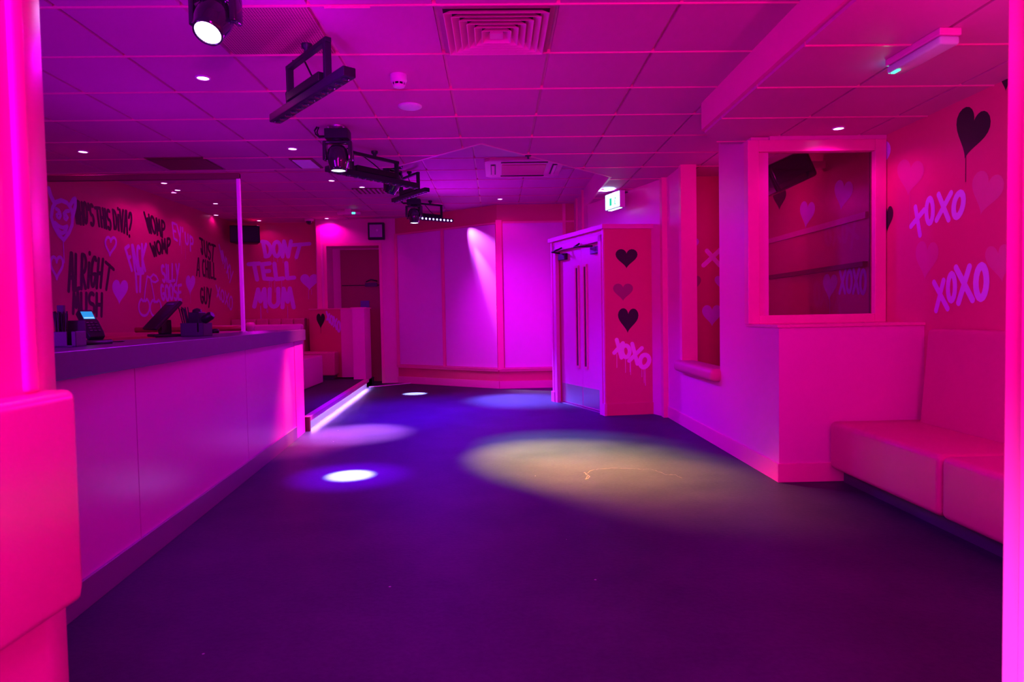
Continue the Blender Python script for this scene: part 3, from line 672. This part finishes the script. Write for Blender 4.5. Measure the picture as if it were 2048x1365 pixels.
c = at_bar(437, 667)+Vector((-.05,.05,0)); H = tag(MB().lathe([(.0,.04),(.03,.035),(.035,.02),(.03,0),(0,0)], 18).build('bottle_stopper', 'black'), 'small round black thing beside the bar caddy', 'stopper'); H.location = c
tag(MB().tube([at_bar(170,692)+Vector((-.12,.0,.01)), at_bar(215,690)+Vector((-.1,0,.01)), at_bar(262,687)+Vector((-.1,0,.01))], .012).build('bar_cable', 'black'), 'thick black cable lying along the back of the bar top', 'cable')
# ================================================================== SEATING
bn = thing('bench_seat', 'long pink vinyl bench with padded back under the painted hearts', 'bench', (2.6, 2.6, 0))
MB().box((-.24,-1.5,0),(.33,1.86,.10)).build('plinth', 'plinth', bn)
for a, b in ((-1.6,.742), (.748,1.885)):
    MB().box((-.33,a,.095),(.33,b,.42)).build('seat', 'seat', bn, .035, 6)
pr = [(.21,.40),(.335,.40),(.335,1.045),(.265,1.045)]; mb = MB(); n = len(pr)
mb.add([(x,-1.6,z) for x, z in pr]+[(x,1.76,z) for x, z in pr], [list(range(n)), list(range(n,2*n))[::-1]]+[(k,k+n,(k+1)%n+n,(k+1)%n) for k in range(n)])
mb.build('backrest', 'seat', bn, .03, 6)
b1 = thing('booth_bench', 'pale pink booth bench seen end-on just past the bar end', 'bench', (-3.6, 10.3, .145))
MB().box((-1.0,-.45,0),(.72,-.27,.97)).build('backrest', 'wallpale', b1, .03, 5); MB().box((-1.0,-.45,0),(.76,.6,.45)).build('seat', 'wallpale', b1, .02, 4)
b2 = thing('corner_bench', 'pink vinyl corner bench under DON\'T TELL MUM', 'bench', (-3.6, 11.9, .145))
MB().prism([(-1.14,-.44),(.82,-.44),(.82,-.11),(.30,.08),(-1.14,.10)], .06, .47).build('seat', 'seat', b2, .03, 5)
MB().prism([(-1.14,-.38),(.78,-.38),(.78,-.12),(.30,.06),(-1.14,.08)], 0, .08).build('plinth', 'plinth', b2)
for k in range(6): MB().box((-1.14+k*.222,.10,.40),(-1.14+k*.222+.219,.48,1.06)).build('back_cushion', 'seat', b2, .03, 4)
MB().box((.20,-.02,.45),(.225,.08,1.06)).build('side_cushion', 'darkp', b2, .01)
# ================================================================== CEILING EQUIPMENT
LZ = Vector((0,0,1))
def on_ceil(px, py, z): return onplane(px, py, (0,0,z), LZ)
dl = thing('downlight', '', 'downlight', (0,0,ZL))
MB().lathe([(.045,0),(.045,-.006),(.036,-.008),(.034,-.002)], 24, cap=False).build('ring', 'white', dl)
MB().lathe([(.034,-.004),(0,-.004)], 24, cap=False).build('lens', 'down', dl)
DL = [(406,155,ZL,'nearest downlight left of the tilted light bar', 5), (166,303,ZL,'downlight at the far left near the pillar', 5), (585,297,ZL,'downlight between the spotlight and the square ceiling panel', 5),
      (328,366,ZH,'downlight nearest the camera of those behind the glass screen', 7), (348,385,ZH,'left of the two close-set downlights behind the glass', 3), (355,380,ZH,'right of the two close-set downlights behind the glass', 3),
      (431,407,ZH,'downlight behind the glass level with WOMP', 6), (432,430,ZH,'farthest downlight behind the glass screen', 1), (515,440,ZH,'downlight above DON\'T TELL MUM', 2),
      (672,447.5,ZH,'downlight above the recessed back doorway', 12), (663,361,ZH,'downlight left of the long hanging light bar', 6), (724,374,ZH,'downlight left of the linear air vent', 6),
      (1000,398,ZH,'downlight before the end wall', 6), (1677,256,ZA,'downlight above the big internal window', 7)]
first = True
for px, py, z, lab, pw in DL:
    p = on_ceil(px, py, z)
    if z == ZH and p.y > 12.0: p = Vector((p.x, 11.95 if px > 600 else 12.1, z))
    if first: o = dl; o.location = p; first = False; o['label'] = lab; o['group'] = 'recessed downlights'
    else: o = dup(dl, p, None, lab, 'recessed downlights')
    lamp('SPOT', 'downlight_lamp', (p.x, p.y, p.z-.02), (1.0, 0.0, 0.6), pw*1.5, (p.x, p.y, 0), .03, 150, .5)
# moving heads
def moving_head(label, loc, tilt, turn, lensm, s=1.0, cable=True):
    h = thing('moving_head_light', label, 'stage light', loc, 0, 'moving head spotlights in a row down the ceiling')
    MB().lathe([(.05*s,0),(.05*s,-.012*s),(.03*s,-.02*s),(.03*s,-.03*s)], 20).build('ceiling_clamp', 'steel', h)
    MB().prism([(-.09*s,-.06*s),(.09*s,-.06*s),(.095*s,0),(.09*s,.08*s),(-.09*s,.08*s),(-.095*s,0)], -.105*s, -.03*s).build('base', 'blackm', h, .006*s)
    for x in (-.06, .06): MB().lathe([(.008*s,0),(.008*s,.012*s)], 8, Matrix.Translation((x*s,-.05*s,-.03*s))).build('bolt', 'steel', h)
    R = Matrix.Rotation(turn, 4, 'Z')
    mb = MB().lathe([(.045*s,-.105*s),(.05*s,-.12*s)], 20, R)
    for sx in (-1, 1):
        mb.prism([(sx*.085*s,-.04*s),(sx*.115*s,-.03*s),(sx*.115*s,.03*s),(sx*.085*s,.04*s)], -.27*s, -.12*s, R)
    mb.box((-.11*s,-.035*s,-.14*s),(.11*s,.035*s,-.118*s), R); mb.build('yoke', 'gloss', h, .008*s, 3)
    T = R @ Matrix.Translation((0,0,-.225*s)) @ Matrix.Rotation(tilt, 4, 'X')
    hd = MB().lathe([(0,.075*s),(.05*s,.07*s),(.075*s,.04*s),(.082*s,-.02*s),(.078*s,-.06*s),(.066*s,-.10*s),(.063*s,-.125*s),(.057*s,-.125*s),(.055*s,-.115*s)], 28, T, True, False).build('head', 'gloss', h)
    MB().lathe([(.055*s,-.119*s),(0,-.119*s)], 28, T, True, False).build('lens', lensm, hd)
    MB().tube([Vector(p)*s for p in ((-.09,0,-.08),(-.14,0,-.085),(-.17,0,-.06),(-.18,.01,-.03),(-.16,.01,-.002))], .007*s).build('cable', 'black', h); MB().tube([Vector(p)*s for p in ((-.09,.02,-.07),(-.15,.02,-.07),(-.165,.02,-.04),(-.15,.02,-.002))], .006*s).build('cable', 'black', h)
    return h
XH = -1.17
def head_tip(loc, tilt, turn, s=1.0):
    T = Matrix.Translation(loc) @ Matrix.Rotation(turn, 4, 'Z') @ Matrix.Translation((0,0,-.225*s)) @ Matrix.Rotation(tilt, 4, 'X'); return T @ Vector((0,0,-.14*s))
moving_head('nearest moving head spotlight, glaring violet at the top left', (-1.165,2.90,ZL), math.radians(-32), math.radians(-10), 'lens', .95)
moving_head('second moving head spotlight with a lit white lens pointing straight down', (-1.215,5.3,ZL), 0, 0, 'lens2')
moving_head('third moving head spotlight, unlit, behind the long hanging light bar', (-1.12,7.5,ZH), math.radians(25), math.radians(60), 'gloss', 1.15)
moving_head('farthest moving head spotlight in front of the lit LED bar', (-1.19,10.0,ZH), 0, 0, 'lens2', 1.1)
# led bars
def led_bar(label, p, q, lit, zc, drop=.12):
    p = Vector(p); q = Vector(q); c = (p+q)/2; L = (q-p).length; a = math.atan2(q.y-p.y, q.x-p.x); g = 'LED bars between the moving heads'
    h = thing('led_light_bar', label, 'light bar', (c.x, c.y, zc), a, g); z = c.z-zc
    MB().box((-L/2,-.035,z-.025),(L/2,.035,z+.025)).build('housing', 'blackm', h, .006)
    MB().box((-L*.22,-.04,z+.025),(L*.22,.04,z+.075)).build('driver_box', 'black', h, .006)
    mb = MB()
    for sx in (-1,1): mb.box((sx*L*.25-.012,-.02,z+.02),(sx*L*.25+.012,.02,-.03-.02))
    mb.box((-L*.27,-.018,-.07),(L*.27,.018,-.045)); mb.build('yoke', 'blackm', h, .004)
    MB().lathe([(.03,0),(.03,-.02),(.016,-.03),(.016,-.06)], 16).build('ceiling_hook', 'blackm', h)
    MB().tube([(-L*.3,0,z+.03),(-L*.36,.02,z+.12),(-L*.30,.03,z+.2),(-L*.24,.02,-.01)], .006).build('cable', 'black', h); MB().tube([(L*.1,0,z+.06),(0,.02,z+.13),(-L*.1,.03,-.06)], .005).build('cable', 'black', h)
    for k in range(12):
        x = -L/2+.04+(L-.08)*k/11
        if lit: MB().lathe([(.015,0),(.013,.004),(0,.006)], 14, Matrix.Translation((x,-.035,z-.004)) @ Matrix.Rotation(pi/2, 4, 'X'), True, False).build('led', 'led', h)
        else: MB().lathe([(.022,z-.026),(.018,z-.032),(0,z-.032)], 10, Matrix.Translation((x,0,0))).build('led', 'gloss', h)
    return h
led_bar('unlit LED bar hung at a steep slant above the near bar, nearest of the four', (-1.32,4.12,2.4), (-.70,3.35,2.4), False, ZL)
led_bar('long unlit LED bar beyond the second spotlight', (-1.40,5.69,2.45), (-.74,6.51,2.45), False, ZL)
led_bar('unlit LED bar slanting the other way under the raised ceiling', (-1.28,8.6,2.68), (-.78,7.9,2.68), False, ZH)
led_bar('lit LED bar with a row of glowing violet dots', (-1.30,10.1,2.69), (-.66,10.55,2.69), True, ZH)
# detector, disc, diffuser etc.
p = on_ceil(797,150,ZL); d = thing('smoke_detector', 'white smoke detector on the ceiling left of the square air vent', 'smoke detector', p)
MB().lathe([(.052,0),(.052,-.035),(.047,-.045),(.04,-.05)], 28).build('base', 'white', d); MB().lathe([(.036,-.045),(.036,-.065)], 28).build('sensor_slots', 'black', d)
mb = MB().lathe([(.037,-.063),(.036,-.073),(.02,-.079),(0,-.08)], 28)
for k in range(8): a = k*pi/4+.2; mb.cbox((.037*math.cos(a),.037*math.sin(a),-.056),(.006,.006,.02))
mb.build('cap', 'white', d)
p = on_ceil(820,212,ZL); d = thing('ceiling_speaker', 'round flat white ceiling speaker behind the smoke detector', 'speaker', p)
MB().lathe([(.085,0),(.085,-.006),(.07,-.014),(.03,-.018),(0,-.019)], 36).build('grille', 'white', d)
p0 = (-.27+.3, 3.28+.3); d = thing('air_diffuser', 'square louvred air vent at the top of the ceiling', 'air vent', (p0[0], p0[1], ZL))
MB().box((-.29,-.29,.004),(.29,.29,.010)).build('backing', mat('vent_void', (.03,.005,.02), .8), d)
def ring(mb, a, b, za, zb, t=.004):
    # sloping square louvre ring from half-size a (top) to b (bottom)
    for k in range(4):
        R = Matrix.Rotation(k*pi/2, 4, 'Z')
        mb.add([(-a,-a,za),(a,-a,za),(b,-b,zb),(-b,-b,zb),(-a+t,-a+t,za),(a-t,-a+t,za),(b-t,-b+t,zb),(-b+t,-b+t,zb)], [(0,3,2,1),(4,5,6,7),(3,7,6,2),(0,1,5,4)], R)
mb = MB()
for R4 in (0,1,2,3): mb.add([(-.29,-.29,0),(.29,-.29,0),(.265,-.265,-.004),(-.265,-.265,-.004)], [(0,3,2,1),(0,1,2,3)], Matrix.Rotation(R4*pi/2, 4, 'Z'))
mb.build('frame', 'tbar', d)
for k, (a, b) in enumerate(((.225,.262),(.188,.226),(.151,.189),(.114,.152),(.077,.115),(.04,.078))):
    mb = MB(); ring(mb, a, b, .006, -.026-.002*k); mb.build('louvre', 'tbar', d)
MB().box((-.035,-.035,-.03),(.035,.035,-.02)).build('centre_plate', 'tbar', d)
d = tag(MB().box((-.285,-.285,-.0),(.285,.285,.012)).build('perforated_ceiling_tile', 'perf'), 'perforated ceiling tile right of the nearest spotlight', 'ceiling tile'); d.location = (-.87-.3+.0, 3.58, ZL)
nt = M['perf'].node_tree; b = nt.nodes['Principled BSDF']; tc = nt.nodes.new('ShaderNodeTexCoord'); mp = nt.nodes.new('ShaderNodeMapping'); mp.inputs['Scale'].default_value = (70,70,70)
vr = nt.nodes.new('ShaderNodeTexVoronoi'); vr.inputs['Randomness'].default_value = 0; vr.inputs['Scale'].default_value = 1
lt = nt.nodes.new('ShaderNodeMath'); lt.operation = 'LESS_THAN'; lt.inputs[1].default_value = .3; mxx = nt.nodes.new('ShaderNodeMixRGB'); mxx.inputs[1].default_value = (.62,.08,.27,1); mxx.inputs[2].default_value = (.05,.005,.02,1)
nt.links.new(tc.outputs['Object'], mp.inputs[0]); nt.links.new(mp.outputs[0], vr.inputs['Vector']); nt.links.new(vr.outputs['Distance'], lt.inputs[0]); nt.links.new(lt.outputs[0], mxx.inputs[0]); nt.links.new(mxx.outputs[0], b.inputs['Base Color'])
d = tag(MB().box((-.26,-.25,-.006),(.26,.25,.004)).build('dark_ceiling_hatch', 'darkp'), 'dark square hatch in the ceiling above the bar', 'hatch'); d.location = (-2.94, 6.48, ZL)
d = thing('square_ceiling_light', 'small square lilac ceiling panel light with a dark frame', 'panel light', (-1.80, 6.52, ZL))
MB().box((-.11,-.20,-.012),(.11,.20,0)).build('frame', 'darkp', d, .003); MB().box((-.085,-.17,-.016),(.085,.17,-.011)).build('diffuser', 'plight', d)
# linear vent
d = thing('linear_air_vent', 'slatted air vent in the raised ceiling under the long LED bar', 'air vent', (-1.65, 9.45, ZH))
MB().box((-.3,-.2,-.008),(.3,.2,0)).build('backing', 'darkp', d)
for k in range(9): MB().box((-.28+k*.064,-.19,-.02),(-.255+k*.064,.19,-.008)).build('slat', 'tile', d)
# cassette air conditioner
d = thing('air_conditioner', 'square ceiling cassette air conditioner with a recessed centre grille', 'air conditioner', (.36, 8.05, ZH))
MB().prism([(-.46,-.40),(-.40,-.46),(.40,-.46),(.46,-.40),(.46,.40),(.40,.46),(-.40,.46),(-.46,.40)], -.035, 0).build('fascia', 'wallpale', d, .01, 3)
MB().box((-.26,-.26,-.045),(.26,.26,-.034)).build('intake_grille', 'wall', d, .004)
for k in range(4):
    R = Matrix.Rotation(k*pi/2, 4, 'Z'); f = MB().box((-.27,-.39,-.038),(.27,-.33,-.033), R).build('outlet', 'black', d)
    MB().box((-.26,-.38,-.052),(.26,-.345,-.046), R @ Matrix.Rotation(math.radians(0), 4, 'X')).build('flap', 'wallpale', f)
# emergency lights
d = thing('emergency_light', 'long clear emergency light with a green glow on the alcove ceiling', 'emergency light', (2.12, 3.28, ZA), math.radians(3))
MB().box((-.055,-.20,-.035),(.055,.20,0)).build('base', 'wallpale', d, .006); 
MB().prism([(-.05,-.195),(.05,-.195),(.05,.195),(-.05,.195)], -.075, -.035).build('diffuser', mat('clear_diffuser', (.55,.35,.65), .15), d, .012, 3)
MB().cbox((-.0,.197,-.05),(.03,.012,.016)).cbox((-.03,.15,-.078),(.02,.05,.004)).build('green_led', 'green', d)
lamp('POINT', 'green_glow', (2.09, 3.52, ZA-.07), (.0,1,.5), .12, None, .01)
d = thing('small_emergency_light', 'slim emergency light with a green lamp far back over the seating', 'emergency light', (-2.38, 11.0, ZH))
MB().box((-.05,-.05,-.05),(.05,.05,0)).box((-.18,-.03,-.09),(.20,.03,-.05)).build('body', 'wallpale', d, .006); MB().cbox((.09,-.035,-.07),(.05,.012,.03)).build('green_led', 'green', d)
# exit sign parallel to the slanted wall
sd = (Vector(SB)-Vector(SA)).normalized(); sn = Vector((sd.y, -sd.x));
if sn.x > 0: sn = -sn
pE = onplane(1230, 402, (SA[0]+sn.x*.16, SA[1]+sn.y*.16, 0), Vector((sn.x, sn.y, 0)))
aE = math.atan2(sd.y, sd.x)
d = thing('exit_sign', 'glowing white emergency exit sign box hanging by the lobby top', 'exit sign', pE, aE)
MB().cbox((0,0,0),(.36,.07,.20)).build('housing', 'white', d, .004)
sgn = -1 if (Matrix.Rotation(aE,3,'Z') @ Vector((0,-1,0))).dot(Vector((sn.x,sn.y,0))) > 0 else 1
MB().cbox((0,sgn*.037,0),(.34,.004,.18)).build('face', 'exit', d); MB().cbox((0,0,-.103),(.26,.045,.006)).build('under_light', 'exit', d)
mb = MB(); TT = Matrix.Translation((0, sgn*.0395, 0))
mb.cbox((-.04,0,-.01),(.05,.001,.09), TT).cbox((.06,0,-.02),(.012,.001,.05), TT).cbox((.075,0,.02),(.02,.001,.018), TT).cbox((.07,0,-.05),(.03,.001,.01), TT); mb.build('pictogram', 'exitg', d)
MB().cbox((0,-sgn*.06,.085),(.30,.07,.012)).cyl((-.1,0,.1),(-.1,0,ZL-pE.z),.005).cyl((.1,0,.1),(.1,0,ZL-pE.z),.005).build('bracket', 'blackm', d)
lamp('AREA', 'exit_sign_lamp', tuple(pE+Vector((sn.x*.06, sn.y*.06, .08))), (.30,1.0,1.0), 11, tuple(pE+Vector((sn.x*.55,sn.y*.55-.25,.9))), .14, size_y=.05).data.spread = math.radians(95)
# speakers, monitor, dome camera
d = thing('wall_speaker', 'black wedge speaker high in the corner behind the glass post', 'speaker', (-4.42, 12.0, 2.70), math.radians(14))
MB().prism([(-.25,-.16),(.25,-.16),(.18,.15),(-.18,.15)], -.15, .15).build('cabinet', 'black', d, .012); MB().box((-.23,-.168,-.13),(.23,-.16,.13)).build('grille', 'blackm', d)
MB().box((-.12,.14,-.03),(.12,.38,.03)).box((-.2,-.1,.15),(.2,.1,.18)).build('bracket', 'wood', d)
d = thing('flood_light', 'black square floodlight above the back doorway', 'floodlight', (-2.09, 11.9, 2.72), 0)
MB().box((-.145,-.05,-.15),(.145,.05,.15)).build('housing', 'blackm', d, .012); MB().box((-.11,-.058,-.11),(.11,-.05,.11)).build('glass', mat('flood_glass', (.45,.2,.5), .1), d)
MB().lathe([(.02,0),(0,.012)], 12, Matrix.Translation((.02,-.06,.01)) @ Matrix.Rotation(pi/2,4,'X')).build('lamp', 'white', d); MB().box((-.02,.05,.02),(.02,.2,.06)).build('bracket', 'blackm', d)
d = thing('dome_camera', 'small dark dome camera at the top of the back wall', 'camera', (-3.30, 12.02, ZH))
MB().lathe([(.08,0),(.08,-.03),(.07,-.04)], 24).build('base', 'wallpale', d); MB().lathe([(.06,-.04),(.055,-.065),(.035,-.09),(0,-.1)], 24).build('dome', 'gloss', d)
d = thing('inner_room_speaker', 'black tilted speaker on a wall bracket behind the internal window', 'speaker', (2.62, 5.9, 2.41), 0)
T0 = Matrix.Rotation(math.radians(-24), 4, 'Y')
MB().prism([(-.21,-.14),(.17,-.14),(.17,.14),(-.21,.14)], -.13, .13, T0).build('cabinet', 'gloss', d, .03, 4); MB().box((-.225,-.12,-.11),(-.21,.12,.11), T0).build('grille', 'blackm', d)
MB().box((.15,-.03,.03),(.32,.03,.09)).build('bracket', 'frame', d)
# torn label on ceiling bar
d = tag(MB().box((-.11,-.003,-.012),(.11,.003,.0)).build('ceiling_label_strip', 'frame'), 'torn pink label strip on the ceiling bar at the top edge', 'label'); d.location = (-.69,3.285,ZL)
d = tag(MB().lathe([(.03,0),(.03,-.01),(.012,-.014),(.008,-.03),(.015,-.034),(0,-.036)], 16).build('sprinkler', 'greyp'), 'small dark ceiling fitting between the AC unit and the low ceiling edge', 'ceiling fitting'); d.location = (.33, 6.32, ZL)
# ================================================================== SHOW LIGHTING AND ADDED FILL
# second and farthest heads: tight pools straight down
lamp('SPOT', 'head_beam', (-1.215,5.3,2.31), (.45,.40,1.0), 8500, (-1.12,4.99,0), .02, 10, .6)
lamp('SPOT', 'head_beam_wide', (-1.215,5.3,2.31), (.22,.0,1.0), 1300, (-1.12,4.99,0), .03, 26, 1.0)
lamp('SPOT', 'head_beam', (-1.19,10.0,2.55), (.45,.40,1.0), 8500, (-1.28,10.29,0), .02, 9, .6)
# nearest head spills violet over the floor; an added point tints the ceiling
lamp('SPOT', 'near_head_spill', (-1.15,2.8,2.25), (.22,0,1), 55, (.3,3.4,0), .05, 130, 1.0)
lamp('POINT', 'near_ceiling_fill', (-.95,3.10,2.28), (.5,0,1), 7, None, .01)
# third head: warm yellow pool, orange towards the camera, teal away
lamp('SPOT', 'warm_pool', (-.9,7.2,2.6), (1.0,.62,.06), 3500, (.62,5.40,0), .05, 32, 1.0)
lamp('SPOT', 'orange_pool', (-.9,7.2,2.6), (1.0,.22,.08), 2600, (.95,4.75,0), .05, 25, 1.0)
lamp('SPOT', 'teal_pool', (-.9,7.2,2.6), (.12,.42,.3), 1000, (.6,6.0,0), .05, 32, 1.0)
lamp('SPOT', 'mid_floor_fill', (-1.1,7.3,2.6), (.06,0,1.0), 700, (-.2,6.9,0), .1, 100, 1.0)  # added wide spot that tints the middle of the floor blue
# lit LED bar: blue wash to the lobby doors, violet to back panels
lamp('SPOT', 'far_floor_fill', (-1.1,8.2,2.6), (.06,0,1.0), 1000, (-1.0,8.4,0), .1, 75, 1.0)  # added spot apart from the LED bar, turns the far floor bluer
lamp('SPOT', 'led_bar_wash', (-.95,10.0,2.60), (.22,.0,1.0), 450, (.8,8.6,0.2), .12, 100, 1.0)
lamp('SPOT', 'led_bar_wash_wall', (-.9,9.4,2.6), (.8,.0,1.0), 150, (.7,10.8,.5), .12, 80, 1.0)
lamp('SPOT', 'led_bar_floor_pool', (-.6,10.2,2.6), (.16,.12,1.0), 3600, (.35,9.3,0), .1, 36, 1.0)
lamp('SPOT', 'panel_beam', (-.60,11.08,2.80), (.62,.30,1.0), 260, (.10,10.70,1.75), .01, 52, 1.0)
lamp('SPOT', 'panel_beam_core', (-.60,11.08,2.80), (1.0,.62,1.0), 420, (.06,10.72,1.30), .01, 20, 1.0)
lamp('SPOT', 'end_wall_fill', (.2,8.5,2.5), (1,0,.45), 45, (.7,10.78,.1), .05, 60, 1.0)  # added pink fill for the foot of the end wall
lamp('SPOT', 'right_wall_fill', (-.3,4.6,2.4), (1,0,.25), 75, (1.8,7.0,.9), .05, 85, 1.0)  # added pink fill for the inner right wall and lobby side
lamp('SPOT', 'ceiling_violet_fill', (-.9,9.6,1.9), (.5,0,1), 52, (-.5,8.8,2.97), .2, 120, 1.0)  # added upward fill in mid-air, brightens the raised ceiling
# pools by the bar end
lamp('SPOT', 'pink_pool', (-1.2,7.8,2.6), (.8,.16,1.0), 2900, (-1.48,6.85,0), .05, 28, 1.0)
lamp('SPOT', 'bar_end_beam', (-1.15,7.3,2.55), (1.0,.04,.25), 1200, (-1.97,6.45,.1), .03, 34, 1.0)
lamp('SPOT', 'bar_end_streak', (-1.25,6.3,2.5), (1.0,.30,.10), 900, (-1.965,6.3,.4), .03, 10, 1.0)
lamp('SPOT', 'bar_front_violet', (-.6,7.4,2.5), (.45,0,1), 150, (-1.9,4.6,.5), .2, 70, 1.0)
# added pink and violet fill lights floating in the room, without fittings
lamp('SPOT', 'ceiling_fill', (-2.45,4.6,1.25), (.5,0,1), 22, (-1.9,4.9,2.7), .1, 140, 1.0)
lamp('POINT', 'room_fill', (-.4,4.2,1.7), (.75,0,.75), 13, None, .02)
lamp('POINT', 'seating_fill', (-3.0,8.4,1.8), (.75,0,.8), 6.5, None, .02)
lamp('POINT', 'alcove_fill', (2.0,2.0,1.9), (1,0,.5), 26, None, .02)
lamp('POINT', 'inner_room_fill', (2.45,6.3,2.2), (1,0,.5), 3.5, None, .02)
